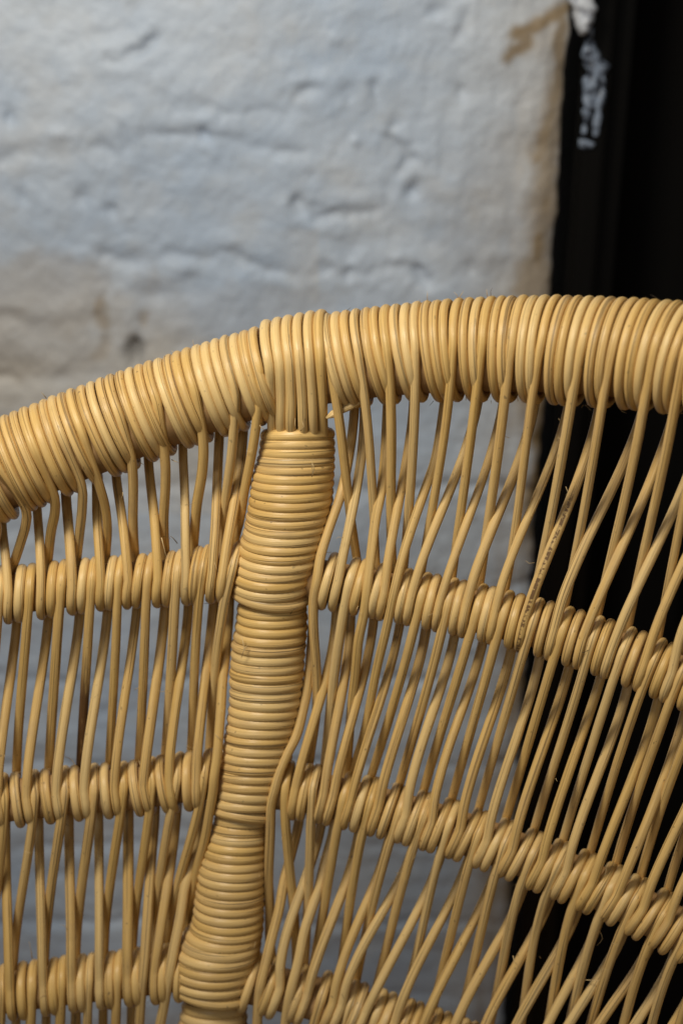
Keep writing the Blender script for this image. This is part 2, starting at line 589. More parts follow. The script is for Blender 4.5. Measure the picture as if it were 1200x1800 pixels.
# ------------------------------------------------------------------ the chair
chair = empty('rattan_chair', P(430, 1950))
BASE_INV = Vector(chair.location)
chair['label'] = 'woven natural rattan chair back with wrapped rim, post and rails'
chair['category'] = 'chair'
N_SIDE = 12


def catmull(pts, step):
    """Catmull-Rom through 3D points, resampled about every `step` metres."""
    p = [Vector(q) for q in pts]
    q = [p[0]]
    for a in p[1:]:
        if (a - q[-1]).length > 0.0012:
            q.append(a)
    p = q
    out = []
    for i in range(len(p) - 1):
        p1, p2 = p[i], p[i + 1]
        p0 = p[i - 1] if i else p1 * 2 - p2
        p3 = p[i + 2] if i + 2 < len(p) else p2 * 2 - p1
        L = (p2 - p1).length
        t01, t12, t23 = max((p1 - p0).length, 1e-4) ** .5, max(L, 1e-4) ** .5, max((p3 - p2).length, 1e-4) ** .5
        m1 = (p2 - p1) + t12 * ((p1 - p0) / t01 - (p2 - p0) / (t01 + t12))
        m2 = (p2 - p1) + t12 * ((p3 - p2) / t23 - (p3 - p1) / (t12 + t23))
        n = max(1, int(round(L / step)))
        for k in range(n):
            t = k / n
            a = 2 * t ** 3 - 3 * t ** 2 + 1
            b = t ** 3 - 2 * t ** 2 + t
            c = -2 * t ** 3 + 3 * t ** 2
            d = t ** 3 - t ** 2
            out.append(a * p1 + b * m1 + c * p2 + d * m2)
    out.append(p[-1])
    return out


def tube(name, pts, rad, parent, mat='plain', closed=False, step=0.0032, sides=N_SIDE, wob=0.03, taper=None, matobj=None):
    """One strand: a tube with slightly uneven, faceted section and a fibre UV (metres along, turns around)."""
    cv = pts if closed else catmull(pts, step)
    n = len(cv)
    seed = random.uniform(0, 500)
    ph = random.uniform(0, 6.28)
    prof = [1 + 0.035 * math.sin(2 * math.pi * j / sides * 2 + ph) + random.uniform(-0.018, 0.018) for j in range(sides)]
    fr = None
    V, U = [], []
    length = 0.0
    rows = n + 1 if closed else n
    prev_t = None
    fx0_ = None
    for i in range(rows):
        c = cv[i % n]
        if closed:
            t = (cv[(i + 1) % n] - cv[(i - 1) % n]).normalized()
        else:
            t = (cv[min(i + 1, n - 1)] - cv[max(i - 1, 0)]).normalized()
        if fr is None:
            a = Vector((0.3, 1, 0.2))
            fr = (a - t * a.dot(t)).normalized()
        else:
            fr = (fr - t * fr.dot(t)).normalized()
        bn = t.cross(fr)
        if i:
            length += (c - cv[(i - 1) % n]).length
        r = rad * (1 + wob * mnoise.noise(Vector((length * 60, seed, 0))))
        if taper:
            r *= taper(i / (rows - 1))
        if closed and i == n:
            U.append(length)
            break
        jit = 0.02 * rad
        cc_ = c + fr * jit * mnoise.noise(Vector((length * 90, seed, 5))) + bn * jit * mnoise.noise(Vector((length * 90, seed, 9)))
        for j in range(sides):
            an = 2 * math.pi * j / sides
            V.append(cc_ + (fr * math.cos(an) + bn * math.sin(an)) * r * prof[j])
        U.append(length)
    faces, uvs = [], []
    last = n if closed else n - 1
    for i in range(last):
        i2 = (i + 1) % n
        for j in range(sides):
            j2 = (j + 1) % sides
            faces.append((i * sides + j, i * sides + j2, i2 * sides + j2, i2 * sides + j))
            v0, v1 = j / sides, (j + 1) / sides
            uvs += [U[i], v0, U[i], v1, U[i + 1], v1, U[i + 1], v0]
    if not closed:
        faces.append(tuple(reversed(range(sides))))
        faces.append(tuple((n - 1) * sides + j for j in range(sides)))
        uvs += [0.0, 0.0] * sides + [U[-1], 0.0] * sides
    me = bpy.data.meshes.new(name)
    me.from_pydata([v - BASE_INV for v in V], [], faces)
    me.polygons.foreach_set('use_smooth', [True] * len(faces))
    ul = me.uv_layers.new(name='fibre')
    ul.data.foreach_set('uv', uvs)
    me.materials.append(matobj or MAT[mat])
    o = bpy.data.objects.new(name, me)
    COL.objects.link(o)
    o.parent = parent
    return o


RS = 8.7            # strand half thickness in frame pixels


class Rail:
    """A wrapped pole given by its centre line in the frame: rows (x, y, radius, slant)."""

    def __init__(self, name, tab, x0, x1, owner=None):
        self.tab = smooth_table(tab)
        self.name = name
        self.x0, self.x1 = x0, x1
        self.slots = []
        n = 40
        pts = []
        rad = interp(self.tab, (x0 + x1) / 2)[1] - 2 * RS + 3
        for i in range(n + 1):
            x = x0 + (x1 - x0) * i / n
            pts.append(self.C(x))
        self.obj = tube(name, pts, rad * mm((x0 + x1) / 2, interp(self.tab, (x0 + x1) / 2)[0]), chair, matobj=Mc.m, sides=20, step=0.01, wob=0.0)

    def y(self, x):
        return interp(self.tab, x)[0]

    def rad(self, x):
        return interp(self.tab, x)[1]

    def C(self, x):
        return P(x, self.y(x))

    def frame(self, x):
        c = self.C(x)
        t = (self.C(x + 4) - self.C(x - 4)).normalized()
        nrm = (CAM - c).normalized()
        nrm = (nrm - t * nrm.dot(t)).normalized()
        e = t.cross(nrm)
        if e.dot(UP) > 0:
            e = -e
        return c, t, nrm, e

    def solve(self, xf):
        """Axis position whose front (towards the viewer) shows at xf."""
        x = xf
        for _ in range(5):
            c, t, nrm, e = self.frame(x)
            fp = proj(c + nrm * self.rad(x) * mm(x, self.y(x)))
            x += xf - fp[0]
        return x

    def ring(self, xf, angles, extra=0.0, slant=None):
        x = self.solve(xf)
        c, t, nrm, e = self.frame(x)
        _, R, s = interp(self.tab, x)
        if slant is not None:
            s = slant
        rho = (R - RS + extra) * mm(x, self.y(x))
        out = []
        for a in angles:
            a = R_(a)
            out.append(c + rho * (math.cos(a) * nrm + math.sin(a) * e) + t * (s * rho * math.sin(a)))
        return out

    def wrap(self, xf):
        n = 40
        ex = random.uniform(-0.25, 0.25)
        sl = interp(self.tab, xf)[2] + random.uniform(-0.009, 0.009)
        pts = self.ring(xf, [360 * i / n - 180 for i in range(n)], ex, sl)
        x = self.solve(xf)
        return tube('wrap', pts, RS * random.uniform(0.96, 1.0) * mm(x, self.y(x)), self.obj, closed=True)

    def fill(self, x0, x1, pitch=17.2, skip=()):
        """Plain wraps in every gap between the strands that already sit on the pole."""
        s = sorted([x for x in self.slots if x0 - 1 <= x <= x1 + 1] + [x0 - pitch, x1 + pitch])
        for a, b in zip(s, s[1:]):
            n = int(round((b - a) / pitch)) - 1
            for k in range(n):
                x = a + (b - a) * (k + 1) / (n + 1)
                if any(p <= x <= q for p, q in skip):
                    continue
                self.wrap(x + random.uniform(-0.35, 0.35))


# centre lines read off the photograph: x, y, radius, slant of the wraps
rim = Rail('top_rim', [(-130, 884, 90, 0.0), (0, 828, 89, 0.0), (70, 799, 88, 0.0), (127, 777, 88, 0.0), (207, 745, 87, 0.02), (263, 724, 86, 0.02),
                       (320, 704, 85, 0.02), (393, 680, 86, 0.03), (465, 659, 86, 0.03), (525, 645, 86, 0.06), (627, 630, 87, 0.12), (700, 622, 88, 0.12),
                       (760, 618, 90, 0.08), (821, 615, 92, 0.02), (912, 614, 95, -0.04), (967, 615, 97, -0.07), (1087, 621, 99, -0.10), (1158, 626, 100, -0.10),
                       (1200, 631, 101, -0.10), (1330, 650, 104, -0.10)], -125, 1320)
railA_l = Rail('rail', [(-130, 1066, 53, -0.14), (0, 1047, 53, -0.16), (40, 1043, 52, -0.16), (100, 1035, 51, -0.18), (200, 1024, 49, -0.18), (300, 1018, 50, -0.2), (360, 1010, 53, -0.25), (420, 1004, 55, -0.3), (470, 1000, 55, -0.3)], -120, 470)
railA_r = Rail('rail', [(480, 1006, 54, -0.1), (555, 1017, 54, -0.1), (590, 1024, 53, -0.06), (665, 1039, 52, -0.06), (735, 1053, 51, -0.03), (855, 1079, 52, 0.0), (950, 1104, 52, 0.0), (1010, 1122, 53, 0.0), (1065, 1139, 53, 0.0), (1165, 1178, 54, 0.0), (1330, 1250, 56, 0.0)], 480, 1320)
railB_l = Rail('rail', [(-130, 1424, 50, 0.03), (0, 1409, 50, 0.06), (27, 1406, 50, 0.06), (97, 1398, 50, 0.05), (147, 1393, 50, 0.05), (240, 1386, 50, 0.06), (285, 1379, 52, 0.04), (325, 1373, 54, -0.1), (400, 1366, 55, -0.2), (430, 1363, 55, -0.2)], -120, 430)
railB_r = Rail('rail', [(420, 1380, 52, -0.1), (505, 1388, 52, -0.06), (565, 1396, 52, -0.06), (610, 1407, 52, -0.06), (665, 1420, 52, -0.08), (740, 1441, 52, -0.1), (797, 1458, 52, -0.12), (845, 1476, 52, -0.12), (895, 1494, 52, -0.12), (940, 1513, 52, -0.12), (985, 1531, 53, -0.12), (1030, 1550, 53, -0.12), (1075, 1572, 53, -0.12), (1120, 1595, 53, -0.12), (1170, 1622, 54, -0.12), (1330, 1706, 55, -0.12)], 420, 1320)
railC_l = Rail('rail', [(-130, 1766, 50, -0.02), (0, 1747, 50, -0.04), (90, 1734, 50, -0.04), (150, 1727, 50, -0.05), (220, 1720, 50, -0.08), (290, 1710, 52, -0.15), (340, 1705, 53, -0.2), (400, 1700, 53, -0.2)], -120, 400)
railC_r = Rail('rail', [(400, 1718, 55, -0.1), (475, 1734, 54, -0.1), (570, 1760, 52, -0.1), (640, 1782, 52, -0.12), (700, 1803, 52, -0.14), (780, 1831, 52, -0.15), (900, 1876, 52, -0.15), (1000, 1916, 52, -0.15), (1100, 1960, 52, -0.15), (1320, 2065, 52, -0.15)], 400, 1310)


def crossing(pts, rail):
    """Where a polyline (extended at both ends) meets the rail's centre line."""
    q = list(pts)
    a, b = q[0], q[1]
    k = (b[0] - a[0]) / (b[1] - a[1])
    q.insert(0, (a[0] - 330 * k * 0.45, a[1] - 330))
    a, b = q[-2], q[-1]
    k = (b[0] - a[0]) / (b[1] - a[1])
    q.append((b[0] + 260 * k, b[1] + 260))
    for (ax, ay), (bx, by) in zip(q, q[1:]):
        fa, fb = ay - rail.y(ax), by - rail.y(bx)
        if fa <= 0 <= fb:
            t = fa / (fa - fb) if fa != fb else 0
            return ax + (bx - ax) * t, ay + (by - ay) * t
    return q[-2]


def runs(pts, h0, h1, bow=None):
    """Give each frame point its offset, linear along the run."""
    L = [0.0]
    for a, b in zip(pts, pts[1:]):
        L.append(L[-1] + math.hypot(b[0] - a[0], b[1] - a[1]))
    f = {None: lambda t: t, 'in': lambda t: t ** 1.3, 'out': lambda t: 1 - (1 - t) ** 1.3}[bow]
    return [P(p[0], p[1], h0 + (h1 - h0) * f(l / L[-1])) for p, l in zip(pts, L)]


def strand_radius(p):
    return RS * random.uniform(0.93, 1.02) * mm(p[0], p[1])


def straighten(line, order):
    """A stiff cane takes one clean curve between two rails: smooth the read-off points."""
    if order is None or len(line) <= order + 1:
        return line
    y = np.array([p[1] for p in line], float)
    x = np.array([p[0] for p in line], float)
    wgt = np.ones(len(line))
    wgt[0] = wgt[-1] = 3.0
    k = np.polyfit((y - y[0]) / (y[-1] - y[0]), x, order, w=wgt)
    ys = np.linspace(y[0], y[-1], 9)
    xs = np.polyval(k, (ys - y[0]) / (y[-1] - y[0]))
    xs[0], xs[-1] = x[0], x[-1]
    return [(float(a), float(b)) for a, b in zip(xs, ys)]


def front_strand(pts, up, low, slot=None, mat='plain', ring=True, order=3):
    """Leaves the front of the upper rail and dives behind the lower one."""
    c = crossing(pts, up) if slot is None else (slot, up.y(slot))
    body = [p for p in pts if p[1] > c[1] + 14]
    lowc = crossing(pts, low)
    body = [p for p in body if p[1] < lowc[1] - 14]
    R = up.rad(c[0])
    h0 = R - RS + 1.0
    path = []
    if ring:
        up.slots.append(c[0])
        path = up.ring(c[0], [-175, -150, -120, -90, -65, -45, -25, -8], 0.6)
    line = straighten([c] + body + [lowc], order)
    seq = runs(line, h0, -(low.rad(lowc[0]) + RS - 3), 'in')
    path += seq if not ring else seq[1:]
    return tube('strand', path, strand_radius(pts[0]), chair, mat)


def back_strand(pts, up, low, mat='plain', ring=True, order=3):
    """Comes from behind the upper rail and wraps over the front of the lower one."""
    upc = crossing(pts, up)
    lowc = crossing(pts, low)
    body = [p for p in pts if upc[1] + 20 < p[1] < lowc[1] - 14]
    h1 = low.rad(lowc[0]) - RS + 1.5
    seq = runs(straighten([upc] + body + [lowc], order), -(up.rad(upc[0]) + RS - 3), h1, 'out')
    if ring:
        low.slots.append(lowc[0])
        seq = seq[:-1] + low.ring(lowc[0], [0, 22, 45, 70, 95, 125, 160], 0.4)
    return tube('strand', seq, strand_radius(pts[-1]), chair, mat)


def over_strand(ptsR, ptsF, up, mid, low, mat='plain'):
    """Passes in front of the middle rail without winding round it."""
    upc = crossing(ptsR, up)
    midc = crossing(ptsR, mid)
    lowc = crossing(ptsF, low)
    a = [p for p in ptsR if upc[1] + 20 < p[1] < midc[1] - 14]
    b = [p for p in ptsF if midc[1] + 14 < p[1] < lowc[1] - 14]
    h = mid.rad(midc[0]) - RS + 2
    s1 = runs([upc] + a + [midc], -(up.rad(upc[0]) + RS - 3), h, 'out')
    s2 = runs([midc] + b + [lowc], h, -(low.rad(lowc[0]) + RS - 3), 'in')
    mid.slots.append(midc[0])
    return tube('strand', s1 + s2[1:], strand_radius(ptsF[0]), chair, mat)


# ---- section between the rim and the first rails
S1_FRONT_L = [
    (2, [(46, 895), (46, 920), (38, 950), (30, 975), (23, 995)]),
    (63, [(96, 875), (97, 900), (91, 930), (84, 988)]),
    (112, [(144, 855), (145, 888), (140, 940), (136, 975)]),
    (146, [(174, 850), (185, 890), (189, 930), (187, 972)]),
    (216, [(230, 800), (234, 838), (234, 925), (237, 975)]),
    (279, [(290, 805), (291, 850), (288, 915), (290, 972)]),
    (345, [(357, 772), (356, 825), (346, 888), (342, 935), (340, 965)]),
    (407, [(413, 693), (411, 750), (407, 800), (400, 850), (395, 890), (391, 940)]),
    (455, [(455, 700), (450, 750), (442, 800), (430, 862), (422, 912), (415, 940)]),
]
S1_BACK_L = [
    [(5, 932), (10, 975), (15, 1037), (12, 1080)],
    [(66, 900), (69, 938), (72, 1000), (71, 1050)],
    [(117, 880), (122, 938), (126, 1000), (126, 1050)],
    [(170, 855), (171, 912), (175, 975), (177, 1062)],
    [(205, 842), (215, 912), (222, 975), (226, 1050)],
    [(262, 820), (271, 905), (276, 975), (277, 1050)],
    [(322, 800), (325, 875), (326, 950), (325, 1050)],
    [(385, 780), (382, 838), (380, 900), (375, 975), (367, 1050)],
    [(425, 782), (420, 845), (410, 890), (397, 975), (383, 1050)],
]
S1_FRONT_R = [
    (580, [(582, 650), (596, 738), (605, 812), (612, 875), (616, 910), (622, 950)]),
    (632, [(637, 660), (644, 725), (650, 825), (656, 875), (657, 920), (660, 975)]),
    (683, [(685, 660), (687, 750), (687, 875), (686, 925), (690, 985)]),
    (731, [(730, 660), (727, 725), (724, 850), (717, 912), (712, 950), (708, 1000)]),
    (792, [(793, 660), (782, 750), (767, 850), (757, 912), (747, 962), (741, 1000)]),
    (843, [(841, 655), (830, 738), (819, 838), (810, 900), (803, 940), (795, 1005)]),
    (893, [(890, 655), (882, 750), (867, 850), (857, 925), (851, 962), (843, 1020)]),
    (944, [(942, 655), (927, 750), (916, 850), (905, 938), (896, 988), (888, 1030)]),
    (1016, [(1011, 660), (995, 750), (980, 850), (962, 938), (950, 988), (938, 1045)]),
    (1073, [(1069, 660), (1052, 738), (1035, 838), (1020, 938), (1004, 1005), (992, 1060)]),
    (1146, [(1141, 667), (1123, 750), (1115, 792), (1097, 883), (1080, 958), (1065, 1008), (1050, 1075)]),
    (1199, [(1194, 667), (1177, 750), (1165, 825), (1145, 908), (1127, 983), (1105, 1095)]),
    (1250, [(1245, 680), (1226, 760), (1206, 850), (1185, 975), (1160, 1100)]),
    (1302, [(1296, 690), (1277, 760), (1252, 875), (1225, 1020), (1207, 1110)]),
]
S1_BACK_R = [
    [(635, 770), (636, 812), (630, 858), (617, 900), (605, 962), (596, 1000), (591, 1038)],
    [(715, 800), (710, 838), (700, 888), (690, 938), (681, 988), (675, 1038)],
    [(812, 805), (795, 850), (780, 888), (760, 938), (740, 988), (725, 1038)],
    [(865, 790), (850, 838), (832, 880), (817, 925), (802, 975), (775, 1050)],
    [(910, 812), (892, 862), (872, 912), (852, 962), (832, 1012), (817, 1070)],
    [(980, 775), (960, 832), (940, 882), (915, 938), (897, 982), (878, 1035), (867, 1082)],
    [(1030, 805), (1012, 850), (992, 900), (970, 958), (952, 1005), (935, 1045), (917, 1100)],
    [(1092, 830), (1070, 868), (1045, 912), (1022, 962), (1002, 1030), (980, 1082), (968, 1120)],
    [(1147, 842), (1127, 875), (1107, 925), (1087, 975), (1063, 1032), (1034, 1090), (1022, 1125)],
    [(1197, 867), (1177, 908), (1153, 958), (1133, 1008), (1100, 1075), (1078, 1130)],
    [(1240, 900), (1197, 997), (1165, 1070), (1138, 1145)],
    [(1290, 920), (1240, 1015), (1205, 1090), (1184, 1165)],
    [(1330, 960), (1280, 1060), (1250, 1130), (1232, 1190)],
]
# ---- section between the first and second rails
S2_FRONT_L = [
    [(52, 1010), (51, 1050), (47, 1100), (40, 1200), (36, 1250), (31, 1300), (30, 1365)],
    [(107, 1010), (106, 1050), (102, 1100), (96, 1200), (92, 1262), (87, 1337), (86, 1360)],
    [(161, 1010), (159, 1050), (155, 1125), (150, 1200), (146, 1275), (142, 1337), (141, 1360)],
    [(208, 1000), (207, 1050), (205, 1125), (200, 1200), (197, 1250), (194, 1325), (192, 1355)],
    [(259, 1000), (257, 1050), (255, 1125), (251, 1200), (249, 1262), (245, 1325), (243, 1350)],
    [(311, 990), (307, 1050), (304, 1125), (301, 1187), (296, 1250), (293, 1300), (290, 1340)],
    [(358, 980), (350, 1050), (345, 1112), (342, 1200), (339, 1250), (335, 1330)],
    [(411, 980), (397, 1050), (390, 1087), (382, 1137), (377, 1187), (375, 1212), (371, 1275), (368, 1330)],
]
S2_BACK_L = [
    [(30, 1100), (22, 1162), (15, 1225), (7, 1275), (0, 1337), (-4, 1400)],
    [(85, 1095), (77, 1157), (70, 1212), (59, 1275), (51, 1337), (46, 1400)],
    [(140, 1087), (132, 1150), (122, 1212), (110, 1287), (102, 1350), (98, 1400)],
    [(189, 1080), (181, 1150), (172, 1205), (161, 1275), (152, 1337), (147, 1400)],
    [(240, 1080), (232, 1137), (225, 1192), (215, 1262), (205, 1325), (200, 1395)],
    [(290, 1080), (282, 1137), (277, 1192), (267, 1262), (257, 1325), (251, 1387)],
    [(330, 1080), (325, 1137), (317, 1190), (307, 1262), (298, 1337), (296, 1387)],
    [(375, 1080), (367, 1137), (360, 1200), (352, 1275), (346, 1337), (342, 1400)],
]
S2_FRONT_R = [
    [(618, 1000), (612, 1030), (605, 1075), (592, 1150), (585, 1200), (582, 1225), (577, 1288), (572, 1340)],
    [(757, 1010), (737, 1058), (727, 1105), (712, 1162), (695, 1225), (682, 1270), (668, 1312), (650, 1370)],
    [(805, 1020), (785, 1065), (775, 1112), (760, 1175), (742, 1238), (730, 1280), (713, 1338), (700, 1385)],
    [(850, 1035), (830, 1095), (817, 1145), (799, 1208), (777, 1275), (763, 1325), (748, 1375), (740, 1405)],
    [(897, 1050), (880, 1090), (865, 1145), (850, 1208), (830, 1270), (817, 1320), (803, 1370), (788, 1425)],
    [(952, 1057), (935, 1095), (917, 1152), (900, 1220), (877, 1290), (862, 1345), (847, 1400), (836, 1440)],
    [(1005, 1072), (985, 1115), (970, 1170), (950, 1232), (927, 1308), (912, 1358), (897, 1415), (884, 1455)],
    [(1057, 1092), (1037, 1132), (1025, 1182), (1000, 1258), (977, 1332), (962, 1382), (948, 1425), (935, 1470)],
    [(1108, 1110), (1092, 1148), (1080, 1180), (1060, 1250), (1035, 1325), (1020, 1375), (1005, 1420), (985, 1490)],
    [(1165, 1120), (1148, 1160), (1137, 1185), (1120, 1238), (1097, 1300), (1072, 1375), (1055, 1438), (1042, 1482), (1032, 1515)],
    [(1212, 1140), (1197, 1180), (1170, 1248), (1150, 1312), (1122, 1388), (1102, 1450), (1085, 1505), (1076, 1540)],
    [(1262, 1170), (1246, 1205), (1225, 1250), (1195, 1325), (1170, 1400), (1150, 1450), (1130, 1520), (1120, 1560)],
    [(1300, 1220), (1275, 1290), (1240, 1370), (1198, 1475), (1182, 1537), (1168, 1590)],
]
S2_BACK_R = [
    [(586, 1105), (582, 1150), (575, 1192), (565, 1225), (550, 1270), (536, 1315), (524, 1360), (517, 1395)],
    [(612, 1120), (610, 1162), (606, 1200), (596, 1238), (587, 1288), (577, 1338), (569, 1392)],
    [(655, 1095), (647, 1150), (637, 1200), (625, 1238), (615, 1275), (602, 1325), (590, 1375), (585, 1400)],
    [(702, 1105), (690, 1155), (675, 1208), (662, 1250), (647, 1300), (630, 1355), (618, 1400)],
    [(747, 1120), (735, 1170), (720, 1218), (705, 1270), (690, 1320), (671, 1388), (664, 1420)],
    [(797, 1130), (785, 1175), (765, 1232), (747, 1288), (730, 1350), (717, 1405), (712, 1435)],
    [(847, 1140), (827, 1200), (812, 1245), (792, 1300), (772, 1370), (762, 1425)],
    [(897, 1155), (880, 1208), (862, 1258), (845, 1315), (825, 1382), (810, 1450)],
    [(947, 1167), (932, 1220), (915, 1270), (897, 1325), (877, 1390), (858, 1465)],
    [(1000, 1185), (982, 1232), (962, 1282), (945, 1340), (922, 1415), (902, 1485)],
    [(1055, 1205), (1037, 1245), (1020, 1290), (1000, 1352), (980, 1420), (954, 1505)],
    [(1100, 1225), (1085, 1265), (1062, 1325), (1040, 1388), (1012, 1470), (996, 1525)],
    [(1155, 1245), (1140, 1288), (1120, 1338), (1097, 1395), (1070, 1480), (1044, 1545)],
    [(1203, 1270), (1180, 1325), (1150, 1400), (1120, 1495), (1088, 1565)],
    [(1245, 1330), (1200, 1430), (1162, 1512), (1134, 1585)],
    [(1300, 1360), (1240, 1470), (1205, 1545), (1178, 1610)],
    [(1330, 1420), (1270, 1540), (1222, 1640)],
]
# ---- section between the second and third rails
S3_FRONT_L = [
    [(9, 1370), (8, 1405), (7, 1450), (2, 1500), (-5, 1560), (-15, 1640), (-18, 1700)],
    [(64, 1360), (62, 1400), (59, 1450), (50, 1500), (41, 1550), (32, 1612), (27, 1662), (25, 1700)],
    [(116, 1360), (114, 1400), (109, 1450), (101, 1487), (92, 1537), (85, 1600), (82, 1637), (80, 1690)],
    [(167, 1360), (165, 1400), (160, 1450), (152, 1500), (142, 1562), (137, 1612), (135, 1680)],
    [(219, 1360), (217, 1400), (212, 1437), (204, 1487), (194, 1550), (186, 1612), (185, 1670)],
    [(268, 1360), (266, 1400), (261, 1450), (252, 1500), (244, 1550), (237, 1612), (235, 1660)],
    [(314, 1350), (305, 1412), (297, 1450), (287, 1500), (279, 1545), (270, 1640)],
    [(360, 1350), (352, 1412), (342, 1462), (325, 1507), (315, 1540), (307, 1562), (300, 1640)],
]
S3_BACK_L = [
    [(11, 1462), (11, 1550), (14, 1625), (17, 1700), (17, 1745)],
    [(69, 1450), (70, 1512), (71, 1575), (74, 1650), (75, 1735)],
    [(122, 1445), (122, 1512), (124, 1575), (125, 1650), (125, 1730)],
    [(174, 1440), (174, 1512), (175, 1575), (175, 1650), (174, 1725)],
    [(226, 1432), (226, 1487), (225, 1550), (225, 1650), (223, 1720)],
    [(310, 1437), (297, 1537), (290, 1587), (280, 1650), (270, 1712)],
]
S3_FRONT_R = [
    [(502, 1360), (499, 1400), (500, 1437), (504, 1487), (511, 1537), (516, 1575), (517, 1640)],
    [(549, 1370), (547, 1400), (545, 1450), (544, 1525), (542, 1575), (539, 1620), (535, 1680)],
    [(604, 1390), (602, 1412), (592, 1450), (585, 1500), (576, 1562), (567, 1612), (559, 1650), (550, 1700)],
    [(656, 1390), (650, 1412), (640, 1450), (627, 1512), (617, 1575), (610, 1625), (601, 1690), (597, 1720)],
    [(706, 1410), (702, 1425), (690, 1462), (675, 1512), (662, 1562), (650, 1612), (640, 1650), (625, 1730)],
    [(752, 1410), (746, 1428), (732, 1470), (718, 1515), (701, 1575), (687, 1637), (670, 1700), (660, 1740)],
    [(800, 1420), (792, 1440), (775, 1492), (760, 1550), (747, 1612), (735, 1670), (722, 1712), (708, 1760)],
    [(852, 1430), (847, 1445), (825, 1507), (810, 1575), (797, 1625), (782, 1687), (770, 1732), (755, 1790)],
    [(900, 1445), (895, 1460), (872, 1520), (860, 1580), (845, 1637), (832, 1695), (820, 1745), (805, 1800)],
    [(952, 1462), (945, 1480), (920, 1540), (905, 1587), (892, 1650), (880, 1712), (870, 1755), (850, 1830)],
    [(998, 1480), (990, 1500), (965, 1555), (950, 1600), (937, 1662), (925, 1737), (917, 1787), (905, 1850)],
    [(1044, 1500), (1034, 1525), (1010, 1575), (997, 1620), (987, 1675), (975, 1737), (965, 1787), (950, 1860)],
    [(1090, 1525), (1078, 1550), (1052, 1605), (1040, 1650), (1025, 1700), (1012, 1750), (1000, 1795), (980, 1880)],
    [(1134, 1545), (1122, 1570), (1095, 1625), (1075, 1680), (1057, 1737), (1040, 1787), (1015, 1880)],
    [(1184, 1570), (1172, 1595), (1142, 1650), (1122, 1707), (1107, 1762), (1097, 1797), (1070, 1890)],
    [(1232, 1592), (1218, 1620), (1195, 1662), (1175, 1705), (1157, 1755), (1147, 1797), (1120, 1900)],
    [(1280, 1615), (1266, 1645), (1240, 1690), (1210, 1755), (1190, 1805), (1170, 1910)],
]
S3_BACK_R = [
    [(562, 1460), (552, 1510), (528, 1560), (517, 1595), (505, 1637), (497, 1687), (492, 1737)],
    [(628, 1470), (615, 1530), (600, 1575), (582, 1620), (562, 1670), (547, 1720), (538, 1755)],
    [(680, 1490), (657, 1555), (635, 1607), (617, 1650), (600, 1700), (587, 1750), (584, 1770)],
    [(725, 1490), (702, 1550), (680, 1587), (655, 1630), (632, 1675), (612, 1725), (598, 1775)],
    [(775, 1510), (750, 1562), (730, 1605), (712, 1645), (690, 1687), (665, 1730), (647, 1770)],
    [(822, 1520), (797, 1570), (777, 1612), (752, 1657), (730, 1705), (712, 1750), (695, 1795)],
    [(870, 1540), (842, 1595), (820, 1642), (797, 1687), (775, 1732), (755, 1775), (742, 1808)],
    [(918, 1570), (892, 1620), (875, 1655), (850, 1700), (827, 1742), (807, 1787), (790, 1830)],
    [(965, 1590), (934, 1645), (917, 1680), (892, 1720), (875, 1757), (857, 1795), (838, 1845)],
    [(1015, 1600), (982, 1665), (965, 1700), (940, 1742), (912, 1792), (885, 1860)],
    [(1050, 1625), (1017, 1695), (997, 1737), (972, 1782), (935, 1880)],
    [(1090, 1650), (1055, 1712), (1035, 1745), (1005, 1790), (970, 1890)],
    [(1140, 1670), (1107, 1717), (1087, 1750), (1060, 1790), (1015, 1910)],
    [(1180, 1690), (1150, 1745), (1132, 1775), (1110, 1810), (1062, 1930)],
    [(1225, 1720), (1195, 1780), (1165, 1830), (1110, 1950)],
]


def shifted(pts, dx, dy):
    return [(x + dx, y + dy) for x, y in pts]


# what goes on just outside the left edge of the frame
for k in (1, 2):
    S1_FRONT_L.append((2 - 52 * k, shifted(S1_FRONT_L[0][1], -52 * k, 21 * k)))
    S1_BACK_L.append(shifted(S1_BACK_L[0], -53 * k, 8 * k))
    S2_FRONT_L.append(shifted(S2_FRONT_L[0], -53 * k, 8 * k))
    S2_BACK_L.append(shifted(S2_BACK_L[0], -52 * k, 7 * k))
    S3_FRONT_L.append(shifted(S3_FRONT_L[0], -52 * k, 7 * k))
    S3_BACK_L.append(shifted(S3_BACK_L[0], -53 * k, 7 * k))



def even_slots(rows, pitch):
    """Nudge the strands along the rim so that the wraps between them lie evenly."""
    rows.sort(key=lambda r: r[0])
    x = [r[0] for r in rows]
    x_org = list(x)
    cnt = [max(1, round((b - a) / pitch)) for a, b in zip(x, x[1:])]
    for _ in range(60):
        for i in range(len(x)):
            f = 0.0
            if i:
                f -= (x[i] - x[i - 1]) / cnt[i - 1] - pitch
            if i < len(x) - 1:
                f += (x[i + 1] - x[i]) / cnt[i] - pitch
            x[i] += 0.3 * f + 0.04 * (x_org[i] - x[i])
    return [(a, r[1]) for a, r in zip(x, rows)]


